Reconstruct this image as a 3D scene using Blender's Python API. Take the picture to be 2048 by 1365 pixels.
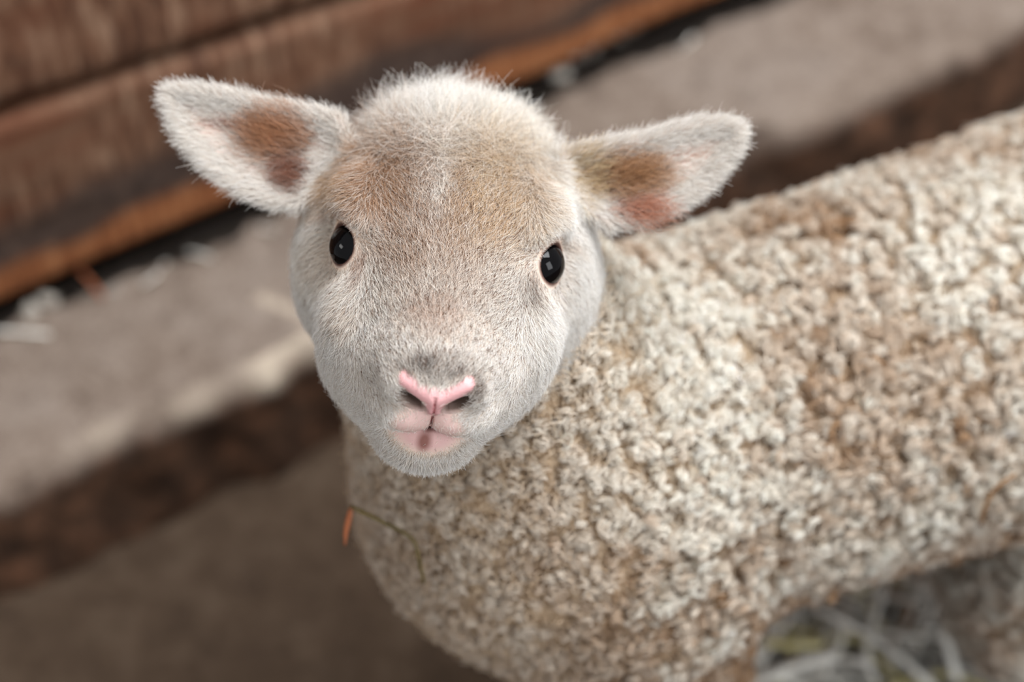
import bpy, bmesh, math, os
import numpy as np
from mathutils import Vector, Matrix, noise

import time
T0 = time.time()
rng = np.random.default_rng(7)
for o in list(bpy.data.objects):
    bpy.data.objects.remove(o, do_unlink=True)
scene = bpy.context.scene
C = scene.collection
R = math.radians

# ------------------------------------------------------------------ camera
PITCH = R(48.0)
FOCAL = 70.0
CAM = np.array([0.0, 0.0, 1.075])
cam_data = bpy.data.cameras.new('camera')
cam_data.lens = FOCAL
cam_data.sensor_width = 36.0
cam_data.clip_start = 0.02
cam = bpy.data.objects.new('camera', cam_data)
C.objects.link(cam)
cam.location = CAM
cam.rotation_euler = (R(90) - PITCH, 0, 0)
scene.camera = cam
cam_data.dof.use_dof = True
cam_data.dof.focus_distance = 0.772
cam_data.dof.aperture_fstop = 3.5
cam_data.dof.aperture_blades = 9

# ------------------------------------------------------------------ world, daylight, exposure
world = bpy.data.worlds.new('world')
scene.world = world
world.use_nodes = True
bg = world.node_tree.nodes['Background']
bg.inputs['Color'].default_value = (0.95, 0.97, 1.0, 1)
bg.inputs['Strength'].default_value = 0.46


def area_light(name, loc, target, sx, sy, power, color):
    d = bpy.data.lights.new(name, 'AREA')
    d.shape = 'RECTANGLE'
    d.size, d.size_y = sx, sy
    d.energy = power
    d.color = color
    o = bpy.data.objects.new(name, d)
    C.objects.link(o)
    o.location = loc
    o.rotation_euler = (Vector(target) - Vector(loc)).to_track_quat('-Z', 'Y').to_euler()
    return o


# daylight from the open barn door and a skylight overhead
area_light('skylight', (0.75, 0.9, 2.5), (0.05, 0.65, 0.3), 1.5, 1.1, 78.0, (0.98, 0.985, 1.0))
area_light('barn_door_daylight', (1.5, -0.9, 1.5), (0.0, 0.6, 0.45), 0.9, 1.4, 25.0, (0.95, 0.97, 1.0))

area_light('left_catchlight_fill', (-1.5, -0.1, 1.25), (0.0, 0.6, 0.5), 0.55, 0.4, 5.0, (1.0, 0.98, 0.95))  # added lamp on the left: catchlight in the eye, slight cheek fill

scene.view_settings.view_transform = 'Standard'
scene.view_settings.look = 'None'
scene.view_settings.exposure = 0.3
scene.view_settings.gamma = 1.0
scene.cycles.max_bounces = 4
scene.cycles.diffuse_bounces = 2
scene.cycles.glossy_bounces = 2
scene.cycles.transmission_bounces = 2
scene.cycles.caustics_reflective = False
scene.cycles.caustics_refractive = False
scene.cycles.use_adaptive_sampling = True
scene.cycles.adaptive_threshold = 0.05
scene.cycles.adaptive_min_samples = 12
scene.cycles_curves.subdivisions = 1
scene.view_settings.use_curve_mapping = False

# ------------------------------------------------------------------ frames and helpers
Fv = np.array([0, math.cos(PITCH), -math.sin(PITCH)])
Uv = np.array([0, math.sin(PITCH), math.cos(PITCH)])
Rv = np.array([1.0, 0, 0])
FPX = FOCAL / 36.0 * 2048.0


def lin(c):
    c = np.asarray(c, float) / 255.0
    return np.where(c <= 0.04045, c / 12.92, ((c + 0.055) / 1.055) ** 2.4)


def on_plane(u, v, z):
    """point of the plane at height z that the photograph shows at (u, v)"""
    d = Fv + (u - 1024) / FPX * Rv - (v - 682.5) / FPX * Uv
    return CAM + d * ((z - CAM[2]) / d[2])


def tag(o, label=None, cat=None, group=None, kind=None):
    for k, v in (('label', label), ('category', cat), ('group', group), ('kind', kind)):
        if v:
            o[k] = v
    return o


def new_mesh(name, verts, faces, mat, parent=None, smooth=True):
    me = bpy.data.meshes.new(name)
    me.from_pydata([tuple(map(float, v)) for v in verts], [], [tuple(map(int, f)) for f in faces])
    me.update()
    if smooth:
        me.polygons.foreach_set('use_smooth', [True] * len(me.polygons))
    o = bpy.data.objects.new(name, me)
    C.objects.link(o)
    if mat:
        me.materials.append(mat)
    if parent:
        o.parent = parent
    return o


class NT:
    """small helper for node materials"""
    def __init__(s, name):
        s.m = bpy.data.materials.new(name)
        s.m.use_nodes = True
        s.n = s.m.node_tree.nodes
        s.l = s.m.node_tree.links
        s.b = s.n['Principled BSDF']

    def node(s, t, **kw):
        n = s.n.new(t)
        for k, v in kw.items():
            setattr(n, k, v)
        return n

    def link(s, a, b):
        s.l.new(a, b)

    def coords(s, scale=(1, 1, 1), rot=(0, 0, 0)):
        tc = s.node('ShaderNodeTexCoord')
        mp = s.node('ShaderNodeMapping')
        mp.inputs['Scale'].default_value = scale
        mp.inputs['Rotation'].default_value = rot
        s.link(tc.outputs['Object'], mp.inputs['Vector'])
        return mp.outputs['Vector']

    def noise(s, vec, scale, detail=4, rough=0.55, dist=0.0):
        n = s.node('ShaderNodeTexNoise')
        n.inputs['Scale'].default_value = scale
        n.inputs['Detail'].default_value = detail
        n.inputs['Roughness'].default_value = rough
        n.inputs['Distortion'].default_value = dist
        s.link(vec, n.inputs['Vector'])
        return n.outputs['Fac']

    def ramp(s, fac, stops, interp='LINEAR'):
        r = s.node('ShaderNodeValToRGB')
        r.color_ramp.interpolation = interp
        e = r.color_ramp.elements
        while len(e) < len(stops):
            e.new(0.5)
        for i, (p, c) in enumerate(stops):
            e[i].position = p
            if len(c) == 3 and max(c) > 1.0:
                c = tuple(lin(c))
            e[i].color = tuple(c) + (1,)
        s.link(fac, r.inputs['Fac'])
        return r.outputs['Color']

    def mix(s, fac, a, b, mode='MIX'):
        n = s.node('ShaderNodeMix', data_type='RGBA', blend_type=mode)
        for sock, v in ((n.inputs[0], fac), (n.inputs[6], a), (n.inputs[7], b)):
            if isinstance(v, (int, float)):
                sock.default_value = v
            elif isinstance(v, tuple):
                sock.default_value = tuple(lin(v)) + (1,)
            else:
                s.link(v, sock)
        return n.outputs[2]

    def math(s, op, a, b=None, clamp=False):
        n = s.node('ShaderNodeMath', operation=op, use_clamp=clamp)
        for sock, v in ((n.inputs[0], a), (n.inputs[1], b)):
            if v is None:
                continue
            if isinstance(v, (int, float)):
                sock.default_value = v
            else:
                s.link(v, sock)
        return n.outputs[0]

    def bump(s, height, strength, dist):
        b = s.node('ShaderNodeBump')
        b.inputs['Strength'].default_value = strength
        b.inputs['Distance'].default_value = dist
        s.link(height, b.inputs['Height'])
        s.link(b.outputs['Normal'], s.b.inputs['Normal'])

    def color(s, c):
        if isinstance(c, tuple):
            s.b.inputs['Base Color'].default_value = tuple(lin(c)) + (1,)
        else:
            s.link(c, s.b.inputs['Base Color'])
        return s

    def rough(s, r, spec=0.3):
        s.b.inputs['Roughness'].default_value = r
        s.b.inputs['Specular IOR Level'].default_value = spec
        return s


# ------------------------------------------------------------------ the setting
LEDGE_Z = 0.09
GAP_Z = 0.018
E0, E1 = on_plane(0, 1020, LEDGE_Z), on_plane(2048, 70, LEDGE_Z)      # front edge of the ledge
D = (E1 - E0); D[2] = 0; D /= np.linalg.norm(D)                        # along the wall
Nw = np.array([-D[1], D[0], 0.0])                                      # into the wall
W0 = on_plane(0, 605, LEDGE_Z + GAP_Z)
LEDGE_W = float((W0 - E0) @ Nw)
WALL_ANG = math.atan2(D[1], D[0])
print('ledge depth', LEDGE_W, 'angle', math.degrees(WALL_ANG))


def wall_pt(a, b, z):
    """a along the wall from E0, b into the wall"""
    return np.array([E0[0], E0[1], 0]) + D * a + Nw * b + np.array([0, 0, z])


def fbm(x, y, z, sc, oct=3):
    v, amp = 0.0, 1.0
    for i in range(oct):
        v += amp * noise.noise(Vector((x * sc, y * sc, z * sc)))
        sc *= 2.1
        amp *= 0.5
    return v


# materials of the setting
def mat_concrete():
    t = NT('rough_concrete')
    v = t.coords()
    big = t.noise(v, 9, 5, 0.6)
    mid = t.noise(v, 42, 6, 0.62)
    fine = t.noise(v, 230, 4, 0.6)
    col = t.ramp(big, [(0.3, (96, 80, 68)), (0.5, (122, 108, 97)), (0.7, (142, 131, 122))])
    spots = t.ramp(mid, [(0.34, (60, 46, 37)), (0.47, (118, 104, 93)), (0.66, (140, 128, 118))])
    col = t.mix(0.55, col, spots)
    grit = t.ramp(fine, [(0.38, (72, 58, 48)), (0.5, (122, 110, 100)), (0.68, (160, 148, 136))])
    col = t.mix(0.3, col, grit)
    # the sawn front of the slab, its shade painted dark brown (its own colour attribute)
    at = t.node('ShaderNodeAttribute', attribute_name='front_shade')
    front_shade = t.ramp(mid, [(0.3, (34, 22, 14)), (0.52, (64, 44, 31)), (0.7, (98, 68, 50))])
    col = t.mix(at.outputs['Fac'], col, front_shade)
    at2 = t.node('ShaderNodeAttribute', attribute_name='mortar')
    col = t.mix(at2.outputs['Fac'], col, (190, 176, 158))
    t.color(col).rough(0.92, 0.2)
    h = t.math('ADD', t.math('MULTIPLY', mid, 0.7), t.math('MULTIPLY', fine, 0.4))
    t.bump(h, 0.8, 0.004)
    return t.m


def mat_soil():
    t = NT('packed_soil')
    v = t.coords()
    a = t.noise(v, 6, 5, 0.6)
    b = t.noise(v, 34, 6, 0.65)
    f = t.noise(v, 190, 4, 0.6)
    col = t.ramp(a, [(0.32, (50, 38, 28)), (0.52, (62, 49, 37)), (0.72, (76, 64, 52))])
    col = t.mix(0.5, col, t.ramp(b, [(0.3, (34, 25, 18)), (0.5, (62, 49, 37)), (0.72, (90, 77, 64))]))
    col = t.mix(0.22, col, t.ramp(f, [(0.35, (38, 28, 22)), (0.7, (100, 84, 72))]))
    t.color(col).rough(0.95, 0.15)
    t.bump(t.math('ADD', b, t.math('MULTIPLY', f, 0.4)), 0.7, 0.006)
    return t.m


def mat_plank(seed, red=0.6):
    t = NT('weathered_plank_%d' % seed)
    tc = t.node('ShaderNodeTexCoord')
    mp = t.node('ShaderNodeMapping')
    mp.inputs['Location'].default_value = (seed * 3.7, seed * 1.3, seed * 2.1)
    t.link(tc.outputs['Object'], mp.inputs['Vector'])
    v = mp.outputs['Vector']
    st = t.node('ShaderNodeMapping')
    st.inputs['Scale'].default_value = (1.2, 6, 14)
    t.link(v, st.inputs['Vector'])
    grain = t.noise(st.outputs['Vector'], 6, 6, 0.6, 0.4)
    saw = t.node('ShaderNodeMapping')
    saw.inputs['Scale'].default_value = (9, 1, 1.5)
    saw.inputs['Rotation'].default_value = (0, R(8), 0)
    t.link(v, saw.inputs['Vector'])
    sawn = t.noise(saw.outputs['Vector'], 16, 4, 0.6)
    blot = t.noise(v, 11, 5, 0.6)
    fine = t.noise(v, 70, 5, 0.65)
    col = t.ramp(grain, [(0.30, (64, 30, 18)), (0.44, (104, 62, 42)), (0.56, (114, 80, 60)), (0.72, (126, 100, 82))])
    worn = t.ramp(sawn, [(0.35, (58, 37, 27)), (0.50, (112, 80, 60)), (0.66, (156, 127, 105))])
    col = t.mix(t.math('MULTIPLY', t.ramp(blot, [(0.36, (0, 0, 0)), (0.56, (1, 1, 1))]), 0.85), col, worn)
    # weathered grey band and bare wood at the lower edge: per-plank attributes
    ag = t.node('ShaderNodeAttribute', attribute_name='grey')
    grey = t.ramp(fine, [(0.3, (42, 34, 31)), (0.55, (72, 60, 54)), (0.72, (100, 80, 68))])
    col = t.mix(ag.outputs['Fac'], col, grey)
    ab = t.node('ShaderNodeAttribute', attribute_name='bare')
    bare = t.ramp(sawn, [(0.3, (110, 62, 34)), (0.55, (152, 98, 62)), (0.75, (172, 122, 84))])
    col = t.mix(ab.outputs['Fac'], col, bare)
    t.color(col).rough(0.78, 0.25)
    t.bump(t.math('ADD', t.math('MULTIPLY', grain, 0.6), t.math('MULTIPLY', sawn, 0.5)), 0.6, 0.003)
    return t.m


M_CONC, M_SOIL = mat_concrete(), mat_soil()
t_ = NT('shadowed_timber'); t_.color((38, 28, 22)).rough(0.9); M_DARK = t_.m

# floor
nx, ny = 150, 130
xs = np.linspace(-1.1, 1.7, nx); ys = np.linspace(-0.6, 1.9, ny)
vs = []
for y in ys:
    for x in xs:
        vs.append((x, y, 0.006 * fbm(x, y, 0.3, 7, 4) + 0.002 * fbm(x, y, 4.3, 40, 2)))
fs = [(j * nx + i, j * nx + i + 1, (j + 1) * nx + i + 1, (j + 1) * nx + i) for j in range(ny - 1) for i in range(nx - 1)]
floor = new_mesh('floor', vs, fs, M_SOIL)
tag(floor, 'packed brown earth floor of the barn', kind='structure')

# concrete ledge: profile swept along the wall, chipped front edge
A0, A1, NA = -0.45, 1.75, 420
prof = [(0.0, -0.02)] + [(0.0 + 0.001 * k, LEDGE_Z * k / 10 - 0.0) for k in range(1, 9)] + [(0.012, LEDGE_Z * 0.93), (0.02, LEDGE_Z)]
LB = LEDGE_W - 0.010
prof += [(0.02 + (LB - 0.02) * k / 30, LEDGE_Z) for k in range(1, 31)] + [(LB + 0.006, LEDGE_Z - 0.012), (LB + 0.010, LEDGE_Z - 0.045), (LEDGE_W + 0.10, LEDGE_Z - 0.05), (LEDGE_W + 0.10, -0.02)]
npf_ = len(prof)
vs, front_shade, mort = [], [], []
for i in range(NA):
    a = A0 + (A1 - A0) * i / (NA - 1)
    wav = 0.010 * fbm(a, 0.0, 1.0, 5, 3)
    chip = max(0.0, fbm(a, 3.0, 2.0, 16, 3) - 0.15)
    for k, (b, z) in enumerate(prof):
        nb = noise.noise(Vector((a * 30, b * 30, z * 30 + 5)))
        nf = noise.noise(Vector((a * 85, b * 85, z * 85 + 9)))
        front = 1.0 if k <= 8 else (0.65 if k <= 9 else 0.0)
        bb = b + wav + (0.007 * nb + 0.003 * nf) * front
        zz = z
        if k >= 9 and k < len(prof) - 1:
            zz += 0.004 * fbm(a, b, 7.7, 9, 3) + 0.0016 * nf
        if k >= npf_ - 7 and k <= npf_ - 4:
            bb += -0.012 * max(0, fbm(a, 8.0, 1.0, 11, 3)) + 0.004 * nf
        if 6 <= k <= 11:
            bb += 0.030 * chip * (1 - abs(k - 9) / 5); zz -= 0.018 * chip * (1 - abs(k - 9) / 5)
        vs.append(wall_pt(a, bb, zz))
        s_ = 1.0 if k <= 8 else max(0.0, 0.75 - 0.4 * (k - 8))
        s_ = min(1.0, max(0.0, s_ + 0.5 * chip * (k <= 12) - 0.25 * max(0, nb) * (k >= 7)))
        front_shade.append(s_)
        mort.append(0.0)
npf = len(prof)
fs = [(i * npf + k, (i + 1) * npf + k, (i + 1) * npf + k + 1, i * npf + k + 1) for i in range(NA - 1) for k in range(npf - 1)]
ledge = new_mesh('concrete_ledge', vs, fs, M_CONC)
# pale mortar smear near the chipped edge (a shape of its own on the slab)
for i in range(NA):
    a = A0 + (A1 - A0) * i / (NA - 1)
    for k, (b, z) in enumerate(prof):
        if k >= 9:
            d1 = abs((b - 0.03) - 0.35 * (a - 0.245)) if 0.18 < a < 0.30 else 1
            d2 = abs(a - 0.235 + 0.5 * (b - 0.045)) if 0.03 < b < 0.075 else 1
            m_ = max(0.0, 1 - min(d1, d2) / 0.006)
            if b < 0.024 and 0.05 < a < 0.42:
                m_ = max(m_, 0.6 * max(0, fbm(a, b, 2.0, 22, 2) + 0.35))
            mort[i * npf + k] = min(1.0, m_)
for nm, arr in (('front_shade', front_shade), ('mortar', mort)):
    at = ledge.data.attributes.new(nm, 'FLOAT', 'POINT')
    at.data.foreach_set('value', np.array(arr, np.float32))
tag(ledge, 'rough grey concrete ledge running along the plank wall', kind='structure')

# plank wall: a dark backing with boards nailed on
wall = bpy.data.objects.new('wall_back', None)
C.objects.link(wall)
wall.location = wall_pt(0, LEDGE_W, 0)
wall.rotation_euler = (0, 0, WALL_ANG)
tag(wall, 'reddish brown wall of wide horizontal planks above the ledge', kind='structure')


def ray_wall(u, v):
    d = Fv + (u - 1024) / FPX * Rv - (v - 682.5) / FPX * Uv
    s = ((wall_pt(0, LEDGE_W, 0) - CAM) @ Nw) / (d @ Nw)
    p = CAM + d * s
    return float((p - wall_pt(0, LEDGE_W, 0)) @ D), float(p[2])


g0, g1 = ray_wall(0, 232), ray_wall(700, 0)
print('gap', g0, g1)


def plank(z0f, z1f, seed, thick, bare, grey, label=None):
    """one board: z0f/z1f give its lower and upper edge at a distance along the wall"""
    na, nz = 170, 26
    a0, a1 = -0.55, 1.75
    vs, bv, gv = [], [], []
    ring = []
    for k in range(nz + 1):
        ring.append((0.0, k / nz))
    ring += [(thick, 1.0), (thick, 0.0)]
    for i in range(na):
        a = a0 + (a1 - a0) * i / (na - 1)
        z0, z1 = z0f(a), z1f(a)
        z0 += 0.003 * fbm(a, seed, 0, 9, 3); z1 += 0.002 * fbm(a, seed, 5, 9, 3)
        for k, (b, s) in enumerate(ring):
            z = z0 + (z1 - z0) * s
            r_ = 0.004 * max(0.0, 1 - min(s, 1 - s) * (z1 - z0) / 0.006) ** 2 if b == 0 else 0
            cup = 0.0015 * fbm(a, z * 3, seed, 8, 3)
            vs.append((a, b + r_ + cup, z))
            h = (z - z0)
            edge = 0.034 + 0.012 * fbm(a, 1.0, seed, 12, 2)
            bv.append(bare * float(np.clip((edge - h) / 0.008, 0, 1)))
            ge = 0.078 + 0.026 * fbm(a, 2.0, seed, 7, 3)
            gv.append(grey * float(np.clip((ge - h) / 0.02, 0, 1)))
    nr = len(ring)
    fs = [(i * nr + k, (i + 1) * nr + k, (i + 1) * nr + (k + 1) % nr, i * nr + (k + 1) % nr) for i in range(na - 1) for k in range(nr)]
    fs += [tuple(range(nr))[::-1], tuple((na - 1) * nr + k for k in range(nr))]
    o = new_mesh('plank', vs, fs, mat_plank(seed), wall)
    for nm, arr in (('bare', bv), ('grey', gv)):
        at = o.data.attributes.new(nm, 'FLOAT', 'POINT')
        at.data.foreach_set('value', np.array(arr, np.float32))
    if label:
        o['label'] = label
    return o


gs = (g1[1] - g0[1]) / (g1[0] - g0[0])
gap_z = lambda a: g0[1] + gs * (a - g0[0]) * (1.0 if a < 1.0 else 1.0)
low_z = lambda a: LEDGE_Z + GAP_Z
plank(low_z, lambda a: gap_z(a) - 0.007, 1, 0.032, 1.0, 0.9, 'lowest plank with grey weathering and a bare orange lower edge')
plank(lambda a: gap_z(a) + 0.006, lambda a: gap_z(a) + 0.20, 2, 0.03, 0.0, 0.0, 'reddish plank above the dark gap')
plank(lambda a: gap_z(a) + 0.21, lambda a: gap_z(a) + 0.40, 3, 0.03, 0.0, 0.1)
plank(lambda a: gap_z(a) + 0.41, lambda a: gap_z(a) + 0.60, 4, 0.03, 0.0, 0.1)
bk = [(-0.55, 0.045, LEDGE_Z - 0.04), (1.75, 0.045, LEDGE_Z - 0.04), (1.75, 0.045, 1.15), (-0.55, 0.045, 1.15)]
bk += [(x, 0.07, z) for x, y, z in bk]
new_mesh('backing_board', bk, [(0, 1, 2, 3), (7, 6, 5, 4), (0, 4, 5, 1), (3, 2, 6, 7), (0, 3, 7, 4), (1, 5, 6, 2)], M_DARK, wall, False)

# ------------------------------------------------------------------ the lamb: one continuous surface from a distance field
print('setting', time.time() - T0)
ROLL, BETA, YAW = R(6.8), R(36.0), R(2.9)
UPr = math.cos(ROLL) * Uv + math.sin(ROLL) * Rv
HX = math.cos(ROLL) * Rv - math.sin(ROLL) * Uv
HY = -math.sin(BETA) * UPr + math.cos(BETA) * (-Fv)       # along the snout
HZ = math.cos(BETA) * UPr + math.sin(BETA) * (-Fv)        # out of the forehead
HX, HY = math.cos(YAW) * HX - math.sin(YAW) * HY, math.cos(YAW) * HY + math.sin(YAW) * HX
HO = CAM + 0.80 * (Fv + (895 - 1024) / FPX * Rv - (505 - 682.5) / FPX * Uv)
HM = np.stack([HX, HY, HZ])                               # rows: local axes


def to_head(p):
    return ((p - HO) @ HM.T) * 1000.0


def from_head(q):
    return HO + (np.asarray(q, float) / 1000.0) @ HM


def smin(a, b, k):
    h = np.clip(0.5 + 0.5 * (b - a) / k, 0, 1)
    return b * (1 - h) + a * h - k * h * (1 - h)


def smax(a, b, k):
    return -smin(-a, -b, k)


def ell(p, c, r):
    q = p - np.array(c, p.dtype)
    r = np.array(r, p.dtype)
    k0 = np.sqrt(((q / r) ** 2).sum(-1))
    k1 = np.sqrt(((q / (r * r)) ** 2).sum(-1)) + 1e-9
    return k0 * (k0 - 1.0) / k1


def cone(p, a, b, ra, rb):
    a = np.array(a, p.dtype); b = np.array(b, p.dtype)
    ab = b - a
    h = np.clip(((p - a) @ ab) / (ab @ ab), 0, 1)
    d = p - a - h[..., None] * ab
    return np.sqrt((d * d).sum(-1)) - (ra + (rb - ra) * h)


def catmull(xs, ys, n=400):
    xs = np.array(xs, float); ys = np.array(ys, float)
    m = np.gradient(ys, xs)
    t = np.linspace(xs[0], xs[-1], n)
    i = np.clip(np.searchsorted(xs, t, side='right') - 1, 0, len(xs) - 2)
    h = xs[i + 1] - xs[i]
    s = (t - xs[i]) / h
    v = (2*s**3-3*s**2+1)*ys[i] + (s**3-2*s**2+s)*h*m[i] + (-2*s**3+3*s**2)*ys[i+1] + (s**3-s**2)*h*m[i+1]
    return t, v


ST = dict(
    y=[-85, -70, -50, -30, -12, 4, 20, 36, 50, 64, 76],
    top=[12, 21, 28, 31.5, 31.5, 28, 20, 13, 7.5, 3, -1],
    bot=[-50, -56, -60, -61, -61, -61, -62, -62.5, -61, -57, -50],
    a=[44, 52, 56, 56, 51, 45.5, 41.5, 37.5, 32.5, 26, 20],
    zc=[-10, -14, -18, -20, -20, -21, -23, -24, -23, -20, -17])
TAB = {k: catmull(ST['y'], ST[k]) for k in ('top', 'bot', 'a', 'zc')}


def tab(k, y):
    return np.interp(y, TAB[k][0], TAB[k][1])


def eye_frame(s):
    c = np.array([s * 35.9, 2.4, -0.1])
    e = np.array([s * 0.72, 0.52, 0.44]); e /= np.linalg.norm(e)
    up = np.array([s * 0.10, -0.50, 0.86]); up -= e * (up @ e); up /= np.linalg.norm(up)
    tt = np.cross(e, up)
    return c, e, up, tt


EYE_R = 10.3

# ear outlines in the photograph's pixels, turned into ear-plane millimetres
EARS = []
for pts, dep, lean in (
    ([(690, 222), (640, 205), (560, 192), (450, 166), (380, 156), (330, 158), (312, 174), (318, 208), (345, 275), (400, 338), (470, 388), (540, 415), (600, 424), (670, 380), (720, 300)], 0.822, 0.05),
    ([(1110, 290), (1180, 272), (1280, 254), (1380, 226), (1440, 222), (1480, 232), (1494, 252), (1480, 300), (1425, 372), (1350, 424), (1270, 452), (1210, 462), (1140, 420), (1090, 350)], 0.824, 0.05)):
    pts = np.array(pts, float)
    s = -1 if pts[:, 0].mean() < 900 else 1
    x2 = (pts[:, 0] - 895) * dep / FPX * 1000
    y2 = -(pts[:, 1] - 505) * dep / FPX * 1000
    EARS.append(dict(s=s, poly=np.stack([x2, y2], 1), dep=(0.80 - dep) * 1000, lean=lean))


def to_view(p):
    """head-centred axes along the picture's right, up and towards the viewer (mm)"""
    q = p - HO
    return np.stack([q @ Rv, q @ Uv, q @ (-Fv)], -1) * 1000


def poly_sd(p, poly):
    d = np.full(p.shape[:-1], 1e18)
    sgn = np.ones(p.shape[:-1])
    n = len(poly)
    for i in range(n):
        a, b = poly[i], poly[i - 1]
        e = b - a
        w = p - a
        t = np.clip((w @ e) / (e @ e), 0, 1)
        q = w - t[..., None] * e
        d = np.minimum(d, (q * q).sum(-1))
        c1 = p[..., 1] >= a[1]; c2 = p[..., 1] < b[1]; c3 = e[0] * w[..., 1] > e[1] * w[..., 0]
        flip = (c1 & c2 & c3) | (~c1 & ~c2 & ~c3)
        sgn = np.where(flip, -sgn, sgn)
    return sgn * np.sqrt(d)


def ear_coords(p, E):
    v = to_view(p)
    d2 = poly_sd(v[..., :2], E['poly'])
    inn = np.clip(-d2, 0, None)
    base = E['poly'][[0, -1]].mean(0)
    out = (v[..., 0] - base[0]) * E['s']
    n0 = E['dep'] - E['lean'] * out - 10.0 * (1 - np.exp(-inn / 9.0)) + 3.0
    return v, d2, n0, out


def ear_sdf(p, E):
    v, d2, n0, out = ear_coords(p, E)
    slab = np.abs(v[..., 2] - n0) - 2.3
    return smax(slab * 0.8, d2 + 2.6, 3.0)


def jaw_shift(z):
    """the jaw is carried a little to one side"""
    t = np.clip((-18.0 - z) / 40.0, 0, 1)
    return 2.5 * t * t * (3 - 2 * t)


def face_sdf(p):
    """head without ears and neck, local millimetres"""
    p = p.copy()
    p[..., 0] += jaw_shift(p[..., 2])
    x, y, z = p[..., 0], p[..., 1], p[..., 2]
    ax = np.abs(x)
    pa = np.stack([ax, y, z], -1)
    top, bot, a, zc = (tab(k, y) for k in ('top', 'bot', 'a', 'zc'))
    b = np.where(z > zc, top - zc, zc - bot)
    n = np.where(z > zc, 1.95, 2.25)
    rho = ((ax / a) ** n + (np.abs(z - zc) / b) ** n) ** (1 / n)
    d = (rho - 1) * np.minimum(a, b)
    d = smax(d, y - 66, 14.0)
    d = smax(d, -y - 78, 30.0)
    # poll / back of the skull
    d = smin(d, ell(p, (0, -46, -6), (38, 34, 37)), 14)
    # cheeks, jaw muscle
    d = smin(d, ell(pa, (34, -28, -30), (25, 34, 34)), 12)
    # brow ridge and cheek bone under the eye
    d = smin(d, ell(pa, (33, -9, 13), (13, 18, 11)), 9)
    d = smin(d, ell(pa, (30, 18, -20), (13, 26, 14)), 12)
    d = smin(d, ell(pa, (20, 11, -36), (23.5, 41, 22)), 12)
    # muzzle: nose bone end, upper lips, chin
    d = smin(d, ell(p, (0, 57, -13), (21.5, 21.5, 17)), 9)
    d = smin(d, ell(pa, (9.5, 60, -27.5), (14.5, 17.5, 12.0)), 5)
    lip = ell(p, (0, 49, -47.5), (20.5, 21.5, 16))
    lip = smin(lip, ell(p, (0, 38, -45), (23, 26, 18)), 10)
    # mouth crease
    crease_z = -37.0 + 0.010 * x ** 2 - 0.06 * x
    d = smin(d, lip, 2.0)
    cut = np.abs(z - crease_z) - (0.7 + 0.0 * x)
    cut = np.maximum(cut, ax - 21)
    cut = np.maximum(cut, 52 - y)
    d = smax(d, -cut, 1.6)
    # soft furrow on the forehead midline
    d = d + 1.2 * np.exp(-(x / 5) ** 2) * np.exp(-((y + 18) / 22) ** 2) * (z > 0)
    # nose pad: raised arms of the Y
    arm = cone(pa, (0.5, 77.6, -13.6), (11.2, 74.6, -8.8), 3.2, 3.0)
    d = smin(d, arm, 3.0)
    d = smin(d, cone(pa, (0, 76.8, -13), (0, 77.0, -20), 3.4, 2.6), 3.0)
    # nostril wings
    d = smin(d, ell(pa, (15.2, 67.5, -14.5), (4.6, 8, 6.5)), 4)
    # nostrils
    q = np.stack([ax, z], -1)
    A_, B_ = np.array([4.9, -19.6]), np.array([13.3, -14.9])
    e = B_ - A_
    h = np.clip(((q - A_) @ e) / (e @ e), 0, 1)
    dd = q - A_ - h[..., None] * e
    nd = np.sqrt((dd * dd).sum(-1)) - (0.8 + 2.1 * np.sin(math.pi * np.clip(h * 0.75 + 0.12, 0, 1)))
    nd = np.maximum(nd, 62.0 - y)
    d = smax(d, -nd, 1.4)
    # philtrum
    ph = np.maximum(np.maximum(ax - 0.45, z + 12), -38 - z)
    ph = np.maximum(ph, -(d + 1.0))
    d = smax(d, -ph, 0.9)
    # eyelids and eye openings
    for s in (-1, 1):
        c, e, up, tt = eye_frame(s)
        w = p - c
        r = np.sqrt((w * w).sum(-1))
        d = smin(d, r - (EYE_R + 0.7), 5.0)
        se, su, st = w @ e, w @ up, w @ tt
        L, Wd = 7.6, 7.2
        almond = np.sqrt((su / L) ** 2 + (st / Wd) ** 2) - 1
        cut = np.maximum(almond * 5.0, 1.0 - se)
        d = smax(d, -cut, 0.9)
    return d


TA = np.array([0.927, 0.375, 0.0]); TA /= np.linalg.norm(TA)
TN = np.array([TA[1], -TA[0], 0.0])                       # towards the viewer's side of the body
TC = np.array([0.17, 0.6545, 0.315])


def bpt(t, n, z):
    return TC + TA * t + TN * n + np.array([0, 0, z - TC[2]])


NECK_TOP = from_head((2, -44, -40))


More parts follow.
